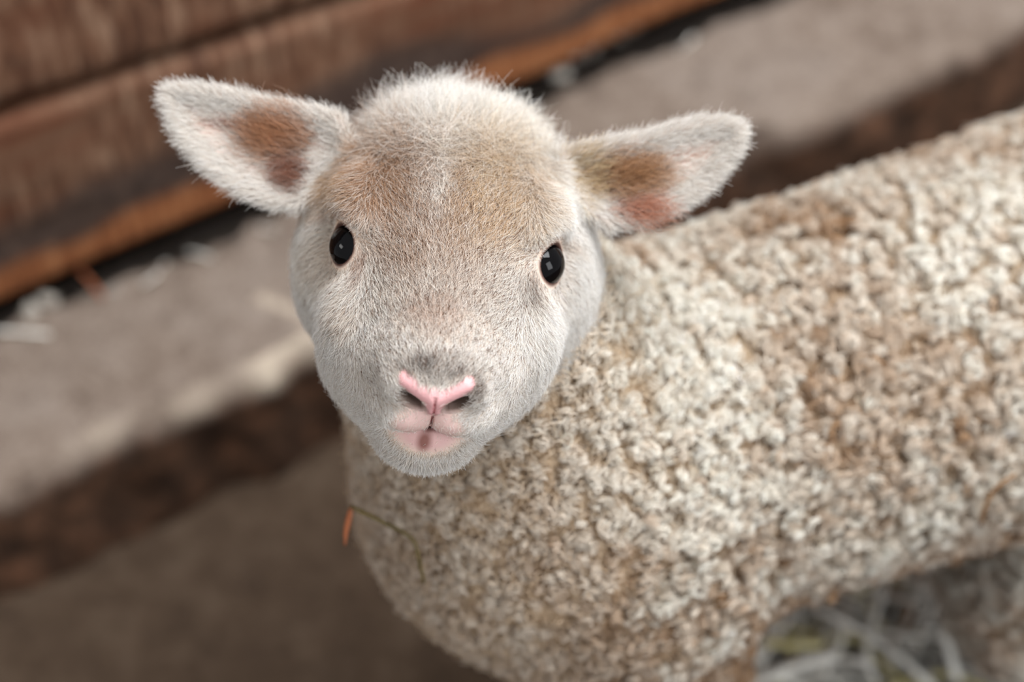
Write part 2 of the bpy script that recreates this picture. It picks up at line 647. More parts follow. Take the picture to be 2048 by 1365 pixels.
def body_sdf(p):
    d = cone(p, bpt(-0.13, 0, 0.318), bpt(0.10, 0, 0.318), 0.088, 0.094)
    d = smin(d, ell((p - bpt(-0.155, 0, 0.305)) @ np.stack([TA, TN, [0, 0, 1]]).T, (0, 0, 0), (0.080, 0.078, 0.082)), 0.04)
    d = smin(d, ell((p - bpt(0.16, 0, 0.305)) @ np.stack([TA, TN, [0, 0, 1]]).T, (0, 0, 0), (0.10, 0.086, 0.095)), 0.04)
    d = smin(d, cone(p, bpt(-0.168, 0.0, 0.335), NECK_TOP, 0.086, 0.052), 0.035)
    for s in (-1, 1):
        # front leg: shoulder, forearm, knee, cannon, pastern
        f = -0.145
        d = smin(d, cone(p, bpt(f, s * 0.05, 0.285), bpt(f + 0.02, s * 0.052, 0.205), 0.05, 0.038), 0.03)
        d = smin(d, cone(p, bpt(f + 0.02, s * 0.052, 0.205), bpt(f, s * 0.048, 0.115), 0.036, 0.021), 0.02)
        d = smin(d, cone(p, bpt(f, s * 0.048, 0.115), bpt(f, s * 0.046, 0.04), 0.019, 0.014), 0.012)
        d = smin(d, cone(p, bpt(f, s * 0.046, 0.04), bpt(f - 0.012, s * 0.046, 0.018), 0.015, 0.017), 0.008)
        # hind leg: thigh, stifle, hock, cannon
        h = 0.158
        d = smin(d, cone(p, bpt(h, s * 0.055, 0.29), bpt(h - 0.045, s * 0.066, 0.172), 0.074, 0.056), 0.03)
        d = smin(d, cone(p, bpt(h - 0.045, s * 0.066, 0.172), bpt(h + 0.045, s * 0.052, 0.13), 0.046, 0.021), 0.02)
        d = smin(d, cone(p, bpt(h + 0.045, s * 0.052, 0.13), bpt(h + 0.03, s * 0.05, 0.035), 0.019, 0.015), 0.012)
        d = smin(d, cone(p, bpt(h + 0.03, s * 0.05, 0.035), bpt(h + 0.018, s * 0.05, 0.018), 0.015, 0.017), 0.008)
    d = smin(d, cone(p, bpt(0.245, 0, 0.35), bpt(0.29, 0, 0.22), 0.022, 0.014), 0.02)
    return d


def head_full(p):
    d = face_sdf(to_head(p)) / 1000.0
    for E in EARS:
        d = smin(d, ear_sdf(p, E) / 1000.0, 0.008)
    return d


def lamb_sdf(p):
    shp = p.shape[:-1]
    p = p.reshape(-1, 3)
    d = body_sdf(p)
    near = ((p - HO) ** 2).sum(-1) < 0.19 ** 2
    if near.any():
        q = p[near]
        d[near] = smin(d[near], head_full(q), 0.018)
    return d.reshape(shp)


def axis(lo, hi, a, b, coarse, fine):
    l = np.arange(lo, a, coarse); m = np.arange(a, b, fine); h = np.arange(b, hi, coarse)
    return np.concatenate([l, m, h])


def surface_nets(gx, gy, gz, f):
    nx, ny, nz = f.shape
    inside = f < 0
    c = [inside[i:nx-1+i, j:ny-1+j, k:nz-1+k] for i in (0, 1) for j in (0, 1) for k in (0, 1)]
    s = sum(a.astype(np.int8) for a in c)
    act = (s > 0) & (s < 8)
    I, J, K = np.nonzero(act)
    idx = -np.ones(act.shape, np.int64)
    idx[I, J, K] = np.arange(len(I))
    acc = np.zeros((len(I), 3)); cnt = np.zeros(len(I))
    G = (gx, gy, gz)
    corners = [(i, j, k) for i in (0, 1) for j in (0, 1) for k in (0, 1)]
    for a in corners:
        for ax in range(3):
            if a[ax]:
                continue
            b = list(a); b[ax] = 1
            fa = f[I+a[0], J+a[1], K+a[2]]; fb = f[I+b[0], J+b[1], K+b[2]]
            m = (fa < 0) != (fb < 0)
            t = np.where(m, fa / np.where(m, fa - fb, 1), 0)
            base = np.stack([gx[I+a[0]], gy[J+a[1]], gz[K+a[2]]], 1)
            end = np.stack([gx[I+b[0]], gy[J+b[1]], gz[K+b[2]]], 1)
            acc += np.where(m[:, None], base + (end - base) * t[:, None], 0)
            cnt += m
    V = acc / cnt[:, None]
    Q = []
    for ax in range(3):
        sl0 = [slice(None)] * 3; sl1 = [slice(None)] * 3
        sl0[ax] = slice(0, -1); sl1[ax] = slice(1, None)
        m = inside[tuple(sl0)] != inside[tuple(sl1)]
        P = np.argwhere(m)
        b, c2 = (ax + 1) % 3, (ax + 2) % 3
        ok = (P[:, b] > 0) & (P[:, c2] > 0) & (P[:, b] < f.shape[b]-1) & (P[:, c2] < f.shape[c2]-1)
        P = P[ok]
        fl = inside[P[:, 0], P[:, 1], P[:, 2]]
        def at(db, dc):
            q = P.copy(); q[:, b] -= db; q[:, c2] -= dc
            return idx[q[:, 0], q[:, 1], q[:, 2]]
        quad = np.stack([at(1, 1), at(0, 1), at(0, 0), at(1, 0)], 1)
        quad[~fl] = quad[~fl][:, ::-1]
        Q.append(quad)
    Q = np.concatenate(Q)
    Q = Q[(Q >= 0).all(1)]
    return V, Q


def grad(p, f, h=0.0003):
    g = np.empty_like(p)
    for i in range(3):
        e = np.zeros(3); e[i] = h
        g[:, i] = (lamb_sdf(p + e) - f) / h
    return g


def project(p, n=2, lim=0.0012):
    for _ in range(n):
        f = lamb_sdf(p)
        g = grad(p, f)
        st = -(f / np.maximum((g * g).sum(1), 0.05))[:, None] * g
        l = np.linalg.norm(st, axis=1, keepdims=True)
        p = p + st * np.minimum(1, lim / np.maximum(l, 1e-9))
    return p


gx = axis(-0.17, 0.52, -0.155, 0.105, 0.004, 0.0015)
gy = axis(0.44, 0.92, 0.485, 0.68, 0.004, 0.0015)
gz = axis(-0.01, 0.66, 0.415, 0.625, 0.004, 0.0015)
F = np.empty((len(gx), len(gy), len(gz)), np.float32)
BL = 8
parts_ = [[(i, min(i + BL, len(g))) for i in range(0, len(g), BL)] for g in (gx, gy, gz)]
mids = [np.array([0.5 * (g[i] + g[j - 1]) for i, j in pr]) for g, pr in zip((gx, gy, gz), parts_)]
half = [np.array([0.5 * (g[j - 1] - g[i]) + 0.002 for i, j in pr]) for g, pr in zip((gx, gy, gz), parts_)]
MID = np.stack(np.meshgrid(*mids, indexing='ij'), -1)
HALF = np.sqrt((np.stack(np.meshgrid(*half, indexing='ij'), -1) ** 2).sum(-1))
FM = lamb_sdf(MID)
for (i, ii) in enumerate(parts_[0]):
    jobs = []
    for (j, jj) in enumerate(parts_[1]):
        for (k, kk) in enumerate(parts_[2]):
            if abs(FM[i, j, k]) > 2.2 * HALF[i, j, k] + 0.006:
                F[ii[0]:ii[1], jj[0]:jj[1], kk[0]:kk[1]] = FM[i, j, k]
            else:
                jobs.append((jj, kk))
    if jobs:
        pts = [np.stack(np.meshgrid(gx[ii[0]:ii[1]], gy[a_:b_], gz[c_:d_], indexing='ij'), -1) for (a_, b_), (c_, d_) in jobs]
        val = lamb_sdf(np.concatenate([q.reshape(-1, 3) for q in pts]))
        o_ = 0
        for ((a_, b_), (c_, d_)), q in zip(jobs, pts):
            n_ = q.size // 3
            F[ii[0]:ii[1], a_:b_, c_:d_] = val[o_:o_ + n_].reshape(q.shape[:-1])
            o_ += n_
V, Q = surface_nets(gx, gy, gz, F)
print('nets', len(V), len(Q), time.time() - T0)
me = bpy.data.meshes.new('lamb')
me.from_pydata(V.tolist(), [], Q.tolist())
bm = bmesh.new(); bm.from_mesh(me)


def refine(centers):
    bm.verts.ensure_lookup_table()
    co = np.array([v.co[:] for v in bm.verts])
    q = to_head(co)
    sel = np.zeros(len(co), bool)
    for c, r in centers:
        sel |= (((q - np.array(c)) / np.array(r)) ** 2).sum(1) < 1
    ed = [e for e in bm.edges if sel[e.verts[0].index] and sel[e.verts[1].index]]
    bmesh.ops.subdivide_edges(bm, edges=ed, cuts=1, use_grid_fill=True)
    bm.verts.index_update()


refine([((0, 66, -18), (27, 26, 30)), ((36, 3, 0), (15, 15, 15)), ((-36, 3, 0), (15, 15, 15))])
refine([((0, 70, -18), (22, 20, 25)), ((38, 4, 0), (12, 13, 13)), ((-38, 4, 0), (12, 13, 13))])
bm.verts.ensure_lookup_table()
bmesh.ops.triangulate(bm, faces=[f for f in bm.faces if len(f.verts) > 4])
bm.to_mesh(me); bm.free()
V = np.empty(len(me.vertices) * 3); me.vertices.foreach_get('co', V); V = V.reshape(-1, 3)
V = project(V)
me.vertices.foreach_set('co', V.ravel())
me.update()
me.polygons.foreach_set('use_smooth', [True] * len(me.polygons))
print('lamb mesh', len(V), len(me.polygons), time.time() - T0)
lamb = bpy.data.objects.new('lamb', me)
C.objects.link(lamb)
tag(lamb, 'cream lamb with curly fleece and pink nose looking up at the viewer', 'lamb')

# ------------------------------------------------------------------ coat pattern (colours that belong to the animal)
def face_px(px, py):
    """face-plane millimetres (across, up) of a spot measured on the face"""
    dx, dy = (px - 895) / 5.0, (py - 505) / 5.0
    return np.array([dx * math.cos(ROLL) + dy * math.sin(ROLL), -(dy * math.cos(ROLL) - dx * math.sin(ROLL))])


SB, CB = math.sin(BETA), math.cos(BETA)


def face_uv(q):
    # local face-plane coordinates, with the snout's nearness taken out
    up = -SB * q[:, 1] + CB * q[:, 2]
    k = 0.80 / (0.80 - (CB * q[:, 1] + SB * q[:, 2]) / 1000.0)
    return np.stack([q[:, 0], up], 1) * k[:, None]


def blob(uv, px, py, rx, ry, soft=0.6):
    c = face_px(px, py)
    d = np.sqrt(((uv[:, 0] - c[0]) * 5 / rx) ** 2 + ((uv[:, 1] - c[1]) * 5 / ry) ** 2)
    return np.clip((1 + soft - d) / (2 * soft), 0, 1)


def sstep(a, b, x):
    t = np.clip((x - a) / (b - a), 0, 1)
    return t * t * (3 - 2 * t)


def mixc(c, w, col):
    return c * (1 - w[:, None]) + lin(col) * w[:, None]


def vnoise(p, sc, seed=0):
    return np.array([noise.noise(Vector((a * sc + seed, b * sc, c * sc))) for a, b, c in p])


def ear_parts(p):
    """which ear a point is on (0 none), distance to its rim, and length along it"""
    fd = face_sdf(to_head(p))
    side = np.zeros(len(p)); rim = np.zeros(len(p)); along = np.zeros(len(p)); front = np.zeros(len(p))
    for E in EARS:
        v, d2, n0, out = ear_coords(p, E)
        ed = ear_sdf(p, E)
        m = (ed < 1.5) & (fd > 3.0)
        side[m] = E['s']; rim[m] = -d2[m]; along[m] = out[m]; front[m] = (v[..., 2] - n0)[m]
    return side, rim, along, front, fd


def nose_masks(q):
    q = q.copy(); q[:, 0] += jaw_shift(q[:, 2])
    ax = np.abs(q[:, 0]); z = q[:, 2]; y = q[:, 1]
    pa = np.stack([ax, y, z], 1)
    def seg(a, b, r0, r1):
        a = np.array(a); b = np.array(b); e = b - a
        w = np.stack([ax, z], 1) - a
        h = np.clip((w @ e) / (e @ e), 0, 1)
        return np.linalg.norm(w - h[:, None] * e, axis=1) - (r0 + (r1 - r0) * h)
    arm = np.minimum(seg((0.0, -13.4), (11.4, -8.6), 3.3, 3.1), seg((0, -13.2), (0, -21), 4.9, 2.2))
    pad = np.clip((0.5 - arm) / 0.6, 0, 1) * (y > 66)
    A_, B_ = np.array([4.9, -19.6]), np.array([13.3, -14.9])
    e = B_ - A_
    qq = np.stack([ax, z], 1)
    h = np.clip(((qq - A_) @ e) / (e @ e), 0, 1)
    dd = np.linalg.norm(qq - A_ - h[:, None] * e, axis=1)
    nd = dd - (0.8 + 2.1 * np.sin(math.pi * np.clip(h * 0.75 + 0.12, 0, 1)))
    hole = np.clip((0.3 - nd) / 0.8, 0, 1) * (y > 55) * (1 - pad)
    ul = np.clip(1.4 - np.sqrt(((q[:, 0] + 1.5) / 12.5) ** 2 + ((z + 29.5) / 9.5) ** 2), 0, 0.6) / 0.6 * (y > 58) * (z > -39.5)
    ll = np.clip(1.5 - np.sqrt((q[:, 0] / 11.5) ** 2 + ((z + 40.5) / 4.8) ** 2), 0, 0.8) / 0.8 * (y > 55) * (z <= -36)
    hole = np.maximum(hole, 0.45 * (nd < 1.1) * (y > 58))
    return pad, hole, ul, ll


def eye_rim(q):
    """0 on the lid margin, growing outwards (mm)"""
    out = np.full(len(q), 99.0)
    for s in (-1, 1):
        c, e, up, tt = eye_frame(s)
        w = q - c
        al = np.sqrt(((w @ up) / 7.6) ** 2 + ((w @ tt) / 7.2) ** 2) - 1
        m = (w @ e > -2) & (np.linalg.norm(w, axis=1) < 24)
        out = np.where(m, np.minimum(out, al * 7.5), out)
    return out


def coat_color(p, q, uv):
    """hair colour and the bare-skin colour at points p (world), q (head mm)"""
    c = np.tile(lin((243, 240, 234)), (len(p), 1))
    white = c.copy()
    n1 = vnoise(q, 0.06, 3); n2 = vnoise(q, 0.22, 9)
    jit = 0.25 * n1 + 0.2 * n2
    up_ok = (q[:, 2] > -30) * (1 - 0.85 * sstep(40, 56, uv[:, 1]))
    def put(px, py, rx, ry, col, st, soft=0.45):
        nonlocal c
        w = np.clip(blob(uv, px, py, rx, ry, soft) + jit * (blob(uv, px, py, rx, ry, soft) > 0.02), 0, 1) * st * up_ok
        w = 0.55 * w + 0.45 * (rng.random(len(w)) < w) * st
        c = mixc(c, np.clip(w, 0, 1), col)
    put(745, 330, 115, 95, (170, 132, 98), 0.9)
    put(805, 430, 80, 90, (172, 136, 106), 0.75)
    put(650, 340, 60, 60, (180, 146, 106), 0.85)
    put(1005, 400, 88, 105, (198, 168, 130), 0.9)
    put(990, 290, 85, 60, (208, 186, 154), 0.65)
    put(915, 400, 26, 125, (176, 142, 108), 0.7)
    put(880, 540, 125, 120, (188, 164, 144), 0.6)
    put(866, 622, 56, 40, (172, 128, 102), 0.38)
    put(690, 625, 26, 48, (208, 178, 152), 0.4)
    put(650, 500, 40, 60, (212, 190, 166), 0.5)
    put(868, 738, 80, 30, (120, 108, 98), 0.75)
    put(838, 726, 22, 18, (70, 60, 55), 0.7)
    put(905, 748, 20, 14, (88, 76, 68), 0.6)
    put(930, 812, 22, 14, (96, 88, 82), 0.7)
    put(808, 790, 24, 34, (120, 108, 98), 0.6)
    put(945, 775, 20, 22, (120, 104, 92), 0.6)
    put(800, 772, 12, 28, (78, 58, 48), 0.85)
    put(952, 786, 12, 24, (84, 66, 54), 0.85)
    put(1062, 585, 22, 36, (118, 104, 94), 0.75)
    put(716, 530, 12, 34, (150, 112, 88), 0.7)
    put(690, 425, 40, 16, (176, 140, 112), 0.6)
    put(1125, 490, 30, 14, (172, 146, 124), 0.6)
    return c


VW = V
q_all = to_head(V)
is_near = np.linalg.norm(q_all, axis=1) < 175
hd = np.full(len(V), 1.0)
hd[is_near] = head_full(V[is_near])
bd = body_sdf(V)
headw = np.clip((0.009 - hd) / 0.007, 0, 1)               # 1 on the head and ears
side, rim, along, front, fd = (np.zeros(len(V)) for _ in range(5))
ii_ = np.nonzero(is_near)[0]
side[ii_], rim[ii_], along[ii_], front[ii_], fd[ii_] = ear_parts(V[ii_])
uv_all = face_uv(q_all)
nvec = np.empty(len(V) * 3, np.float32); me.vertices.foreach_get('normal', nvec); nvec = nvec.reshape(-1, 3).astype(float)

# skin colours painted on the body mesh as an attribute
skin = np.tile(lin((182, 158, 130)), (len(V), 1))
hidx = np.nonzero(headw > 0)[0]
hs = np.tile(lin((218, 196, 180)), (len(hidx), 1))
hq, huv = q_all[hidx], uv_all[hidx]
pad, hole, ul, ll = nose_masks(hq)
er = eye_rim(hq)
hs = mixc(hs, blob(huv, 870, 735, 85, 36), (150, 128, 116))
hs = mixc(hs, 0.7 * blob(huv, 770, 370, 150, 110), (190, 150, 112))
hs = mixc(hs, 0.6 * blob(huv, 1005, 390, 90, 110), (205, 178, 142))
ear_in = (side[hidx] != 0) & (front[hidx] > 0)
hs[ear_in] = lin((236, 208, 198))
def earblob(px, py, rx, ry, col, st):
    global hs
    w = np.clip(1.5 - np.sqrt(((to_view(V[hidx])[:, 0] - (px - 895) / 4.83) * 4.83 / rx) ** 2 + ((to_view(V[hidx])[:, 1] + (py - 505) / 4.83) * 4.83 / ry) ** 2), 0, 1) * st * ear_in
    hs = mixc(hs, w, col)
earblob(545, 275, 75, 60, (150, 100, 70), 0.9)
earblob(580, 345, 40, 50, (112, 58, 44), 0.9)
earblob(425, 238, 34, 10, (140, 72, 52), 0.8)
earblob(1250, 340, 80, 55, (150, 104, 66), 0.9)
earblob(1270, 425, 60, 26, (176, 100, 76), 0.9)
earblob(1390, 300, 60, 14, (196, 140, 116), 0.8)
hs = mixc(hs, np.clip(ul, 0, 1), (222, 188, 180))
hs = mixc(hs, np.clip(ll, 0, 1), (210, 170, 165))
hs = mixc(hs, pad, (222, 168, 168))
hs = mixc(hs, hole, (52, 30, 28))
hq = hq.copy(); hq[:, 0] += jaw_shift(hq[:, 2])
creasez = np.exp(-((hq[:, 2] + 37.0 - 0.010 * hq[:, 0] ** 2 + 0.06 * hq[:, 0]) / 0.9) ** 2) * (hq[:, 1] > 50) * (np.abs(hq[:, 0]) < 21)
hs = mixc(hs, 0.75 * creasez, (132, 72, 72))
phil = np.exp(-(hq[:, 0] / 0.55) ** 2) * (hq[:, 2] < -15) * (hq[:, 2] > -37) * (hq[:, 1] > 66)
hs = mixc(hs, 0.7 * phil, (176, 78, 84))
stain = np.clip(1.5 - np.sqrt(((hq[:, 0] + 1.0) / 2.6) ** 2 + ((hq[:, 2] + 42) / 4.0) ** 2), 0, 1) * (hq[:, 1] > 55) * (hq[:, 2] < -37)
hs = mixc(hs, 0.85 * stain, (112, 58, 44))
hs = mixc(hs, np.clip((2.0 - er) / 1.2, 0, 1) * (er < 90), (84, 56, 46))
w_ = headw[hidx][:, None]
skin[hidx] = skin[hidx] * (1 - w_) + hs * w_
wet = np.zeros(len(V))
wet[hidx] = np.clip(pad + 0.35 * ul + 0.6 * ll, 0, 1)
ca = me.attributes.new('coat', 'FLOAT_COLOR', 'POINT')
ca.data.foreach_set('color', np.concatenate([skin, np.ones((len(V), 1))], 1).astype(np.float32).ravel())
wa = me.attributes.new('wet', 'FLOAT', 'POINT')
wa.data.foreach_set('value', wet.astype(np.float32))
t_ = NT('lamb_skin')
a_ = t_.node('ShaderNodeAttribute', attribute_name='coat')
sp = t_.noise(t_.coords(), 900, 2, 0.5)
t_.color(t_.mix(t_.ramp(sp, [(0.66, (0, 0, 0)), (0.72, (1, 1, 1))]), a_.outputs['Color'], t_.mix(0.35, a_.outputs['Color'], (90, 50, 40))))
w_ = t_.node('ShaderNodeAttribute', attribute_name='wet')
t_.link(t_.math('SUBTRACT', 0.65, t_.math('MULTIPLY', w_.outputs['Fac'], 0.28)), t_.b.inputs['Roughness'])
t_.b.inputs['Specular IOR Level'].default_value = 0.4
t_.bump(t_.noise(t_.coords(), 700, 3, 0.5), 0.25, 0.0006)
me.materials.append(t_.m)
print('skin', time.time() - T0)

# eyes
t_ = NT('eye_wet_black')
lw = t_.node('ShaderNodeTexCoord')
sx = t_.node('ShaderNodeSeparateXYZ')
t_.link(lw.outputs['Object'], sx.inputs[0])
rr = t_.math('SQRT', t_.math('ADD', t_.math('POWER', sx.outputs[0], 2), t_.math('POWER', sx.outputs[1], 2)))
t_.color(t_.ramp(t_.math('MULTIPLY', rr, 100.0), [(0.0, (5, 4, 5)), (0.74, (8, 7, 8)), (0.86, (46, 46, 54)), (0.97, (70, 56, 54))]))
t_.rough(0.025, 0.18)
M_EYE = t_.m
for s in (-1, 1):
    c, e, up, tt = eye_frame(s)
    bm = bmesh.new()
    bmesh.ops.create_uvsphere(bm, u_segments=48, v_segments=32, radius=1.0)
    em = bpy.data.meshes.new('eye')
    for v in bm.verts:
        w = np.array(v.co[:])
        k = max(0.0, w[2]) ** 3                       # slight corneal bulge along the gaze
        v.co = Vector((EYE_R / 1000) * w * (1 + 0.05 * k))
    bm.to_mesh(em); bm.free()
    em.polygons.foreach_set('use_smooth', [True] * len(em.polygons))
    em.materials.append(M_EYE)
    eo = bpy.data.objects.new('eye', em)
    C.objects.link(eo)
    Rm = np.stack([tt @ HM, up @ HM, e @ HM], 1)
    if np.linalg.det(Rm) < 0:
        Rm[:, 0] *= -1
    eo.matrix_world = Matrix.Translation(Vector(from_head(c + 1.3 * e))) @ Matrix(Rm.tolist()).to_4x4()
    eo.parent = lamb
    eo['label'] = 'glossy black eye'


# ------------------------------------------------------------------ hair and fleece as hair curves
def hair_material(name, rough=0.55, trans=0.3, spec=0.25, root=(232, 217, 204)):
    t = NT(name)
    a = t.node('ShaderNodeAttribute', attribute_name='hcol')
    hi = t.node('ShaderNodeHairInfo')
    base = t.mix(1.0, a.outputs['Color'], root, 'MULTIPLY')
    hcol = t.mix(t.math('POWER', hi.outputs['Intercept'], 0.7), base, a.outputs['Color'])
    t.link(hcol, t.b.inputs['Base Color'])
    t.rough(rough, spec)
    tr = t.node('ShaderNodeBsdfTranslucent')
    t.link(hcol, tr.inputs['Color'])
    mx = t.node('ShaderNodeMixShader')
    mx.inputs[0].default_value = trans
    t.link(t.b.outputs[0], mx.inputs[1]); t.link(tr.outputs[0], mx.inputs[2])
    t.link(mx.outputs[0], t.n['Material Output'].inputs['Surface'])
    return t.m


def hair_object(name, pts, rad, col, mat, parent):
    """pts (n, k, 3), rad (n, k), col (n, 3)"""
    n, k = pts.shape[:2]
    hc = bpy.data.hair_curves.new(name)
    hc.add_curves([k] * n)
    hc.attributes['position'].data.foreach_set('vector', pts.astype(np.float32).ravel())
    ra = hc.attributes.get('radius') or hc.attributes.new('radius', 'FLOAT', 'POINT')
    ra.data.foreach_set('value', rad.astype(np.float32).ravel())
    ca = hc.attributes.new('hcol', 'FLOAT_COLOR', 'CURVE')
    ca.data.foreach_set('color', np.concatenate([col, np.ones((n, 1))], 1).astype(np.float32).ravel())
    hc.materials.append(mat)
    o = bpy.data.objects.new(name, hc)
    C.objects.link(o)
    o.parent = parent
    o['kind'] = 'stuff'
    return o


me.calc_loop_triangles()
TRI = np.empty(len(me.loop_triangles) * 3, np.int32); me.loop_triangles.foreach_get('vertices', TRI); TRI = TRI.reshape(-1, 3)
TP = V[TRI]
TAREA = 0.5 * np.linalg.norm(np.cross(TP[:, 1] - TP[:, 0], TP[:, 2] - TP[:, 0]), axis=1)


def sample(weight_v, n):
    w = weight_v[TRI].mean(1) * TAREA
    cs = np.cumsum(w)
    t = np.searchsorted(cs, (np.arange(n) + rng.random(n)) / n * cs[-1])
    t = rng.permutation(np.minimum(t, len(cs) - 1))
    a, b = rng.random(n), rng.random(n)
    f = a + b > 1
    a[f], b[f] = 1 - a[f], 1 - b[f]
    bc = np.stack([1 - a - b, a, b], 1)
    return TRI[t], bc


def bary(arr, tri, bc):
    if arr.ndim == 1:
        return (arr[tri] * bc).sum(1)
    return (arr[tri] * bc[..., None]).sum(1)


def unit(v):
    return v / np.maximum(np.linalg.norm(v, axis=1, keepdims=True), 1e-9)




# --- short hair of the face, crown and ears
cam_dir = unit(CAM - V)
facing = (nvec * cam_dir).sum(1)
hw = headw.copy()
hw *= np.where(facing < -0.45, 0.12, 1.0)                 # sparser where it turns to the back of the head
N_FACE = 290000
tri, bc = sample(hw, N_FACE)
p = bary(V, tri, bc); n = unit(bary(nvec, tri, bc)); q = to_head(p); uv = face_uv(q)
sd = bary(side, tri, bc); rimd = bary(rim, tri, bc); al = bary(along, tri, bc); fr = bary(front, tri, bc)
pad, hole, ul, ll = nose_masks(q)
er = eye_rim(q)
keep = (pad < 0.3) & (hole < 0.4) & (er > 1.8) & (rng.random(len(p)) > np.maximum(0.93 * np.clip(ul, 0, 1), 0.985 * np.clip(1.6 * ll, 0, 1)))
p, n, q, uv, sd, rimd, al, fr, ul, ll, er = (a[keep] for a in (p, n, q, uv, sd, rimd, al, fr, ul, ll, er))
x, y, z = q.T
U = uv[:, 1]
nl = n @ HM.T
# flow in head axes
crown = sstep(34, 58, U + 9 * vnoise(q, 0.12, 21) + 4 * rng.normal(size=len(x))) * (np.abs(sd) < 0.3)
cheek = np.clip(sstep(24, 42, np.abs(x)) + sstep(-18, -40, z), 0, 1) * (1 - crown)
fl = np.stack([-0.45 * np.clip(x / 22, -1, 1), np.full(len(x), 1.0), np.zeros(len(x))], 1)
fl = fl * (1 - cheek)[:, None] + cheek[:, None] * np.stack([0.75 * np.sign(x) * sstep(0, 16, np.abs(x)), 0.0 * x + 0.1, -0.75 + 0 * x], 1)
fl = fl * (1 - crown)[:, None] + crown[:, None] * np.stack([0.6 * x / 30, -0.9 + 0 * x, 0.55 + 0 * x], 1)
chin = sstep(-48, -58, z) * (y > 20)
fl[:, 2] -= chin * 0.8
for s in (-1, 1):
    c, e_, up_, tt_ = eye_frame(s)
    w = q - c
    k = np.exp(-(np.linalg.norm(w, axis=1) / 17) ** 4) * 2.2
    fl += k[:, None] * unit(w)
fw = fl @ HM
# ears: towards tip and rim
vv = to_view(p)
for E in EARS:
    m = sd * E['s'] > 0.5
    if not m.any():
        continue
    cc = E['poly'].mean(0)
    tip = E['poly'][np.argmax(E['poly'][:, 0] * E['s'])]
    ax2 = tip - E['poly'][[0, -1]].mean(0); ax2 /= np.linalg.norm(ax2)
    pm = vv[m][:, :2]
    g = np.stack([poly_sd(pm + np.array([0.5, 0]), E['poly']) - poly_sd(pm - np.array([0.5, 0]), E['poly']),
                  poly_sd(pm + np.array([0, 0.5]), E['poly']) - poly_sd(pm - np.array([0, 0.5]), E['poly'])], 1)
    g /= np.maximum(np.linalg.norm(g, axis=1, keepdims=True), 1e-6)
    k = np.clip(1 - rimd[m] / 9, 0, 1)[:, None]
    f2 = ax2[None] * (1 - 0.35 * k) + g * (0.25 + 0.7 * k)
    fw[m] = f2[:, :1] * Rv + f2[:, 1:] * Uv
fw += 0.28 * rng.normal(size=fw.shape)
clump = vnoise(q, 0.35, 5)
fw += 0.25 * clump[:, None] * (HX[None])
fw = fw - n * (fw * n).sum(1)[:, None]
fw = unit(fw)
ear = np.abs(sd) > 0.5
length = 5.0 + 1.0 * rng.normal(size=len(p)) * 0.8
length = np.where(y > 45, 3.2 + 0.5 * rng.normal(size=len(p)), length)
length = np.where((z < -50) & (y > 25), 5.2 + 0.9 * rng.normal(size=len(p)), length)
length = length * (1 - 0.72 * np.clip((11 - er) / 9, 0, 1))
length += 7.0 * crown * (0.45 + 1.5 * rng.random(len(p)) ** 2.6) * (0.7 + 0.6 * sstep(-0.3, 0.4, vnoise(q, 0.09, 11)))
length += 2.0 * sstep(14, 36, U) * (np.abs(x) < 40) * (~ear) * np.clip((er - 4) / 12, 0, 1)
length += 2.0 * cheek * (y < 35) * np.clip((er - 4) / 12, 0, 1)
length = np.where(ear, np.where(rimd < 6, 5.5, 5.0) + 1.3 * rng.normal(size=len(p)), length)
length = np.clip(length, 1.5, 24) * np.where(ul + ll > 0.2, 0.4, 1.0)
lift = 0.30 + 0.12 * rng.normal(size=len(p))
lift = lift + 0.55 * crown + 0.15 * cheek + np.where(ear, 0.1, 0)
lift = np.clip(lift + 0.2 * chin, 0.08, 1.3)
d0 = fw * np.cos(lift)[:, None] + n * np.sin(lift)[:, None]
col = coat_color(p, q, uv)
# brown lining of the ears, white rims
inear = ear & (fr > 0.3)
def ear_hair(px, py, rx, ry, colr, st):
    global col
    d = np.sqrt(((vv[:, 0] - (px - 895) / 4.83) * 4.83 / rx) ** 2 + ((vv[:, 1] + (py - 505) / 4.83) * 4.83 / ry) ** 2)
    w = np.clip((1.4 - d) / 0.9, 0, 1) * st * inear
    w = 0.35 * w + 0.65 * (rng.random(len(w)) < w)
    col = mixc(col, w, colr)
    return w
col[ear] = lin((238, 234, 228))
b1 = ear_hair(556, 264, 66, 44, (180, 132, 98), 0.95)
b2 = ear_hair(588, 338, 28, 36, (140, 88, 64), 0.85)
b3 = ear_hair(1245, 345, 72, 42, (172, 130, 92), 0.95)
b4 = ear_hair(1275, 415, 54, 22, (186, 126, 98), 0.8)
b6 = ear_hair(455, 245, 50, 9, (150, 92, 66), 0.7)
b5 = ear_hair(1160, 340, 40, 60, (206, 184, 146), 0.8)
inner = np.clip(b1 + b2 + b3 + b4, 0, 1)
length = length + 5.0 * inner * rng.random(len(p))
bald = (inear & (rimd > 10) & (inner < 0.25) & (rng.random(len(p)) < 0.62))
white_strand = rng.random(len(p)) < 0.30
col = np.where(white_strand[:, None] & ~(inner > 0.4)[:, None], col * 0.35 + 0.65 * lin((240, 236, 230)), col)
dark_strand = rng.random(len(p)) < 0.16 * blob(uv, 880, 560, 200, 190)
col = np.where(dark_strand[:, None], lin((120, 90, 72)), col)
col = np.clip(col * (1 + 0.10 * rng.normal(size=(len(p), 1))), 0.01, 0.9)
K = 5
tt = np.linspace(0, 1, K)[None, :, None]
curl = unit(np.cross(d0, rng.normal(size=d0.shape)))
bend = fw * (0.55 * length[:, None]) - n * (0.30 * length * np.where(crown > 0.3, -0.3, 1.0))[:, None]
wig = curl * (length * (0.10 + 0.38 * inner + 0.12 * crown))[:, None]
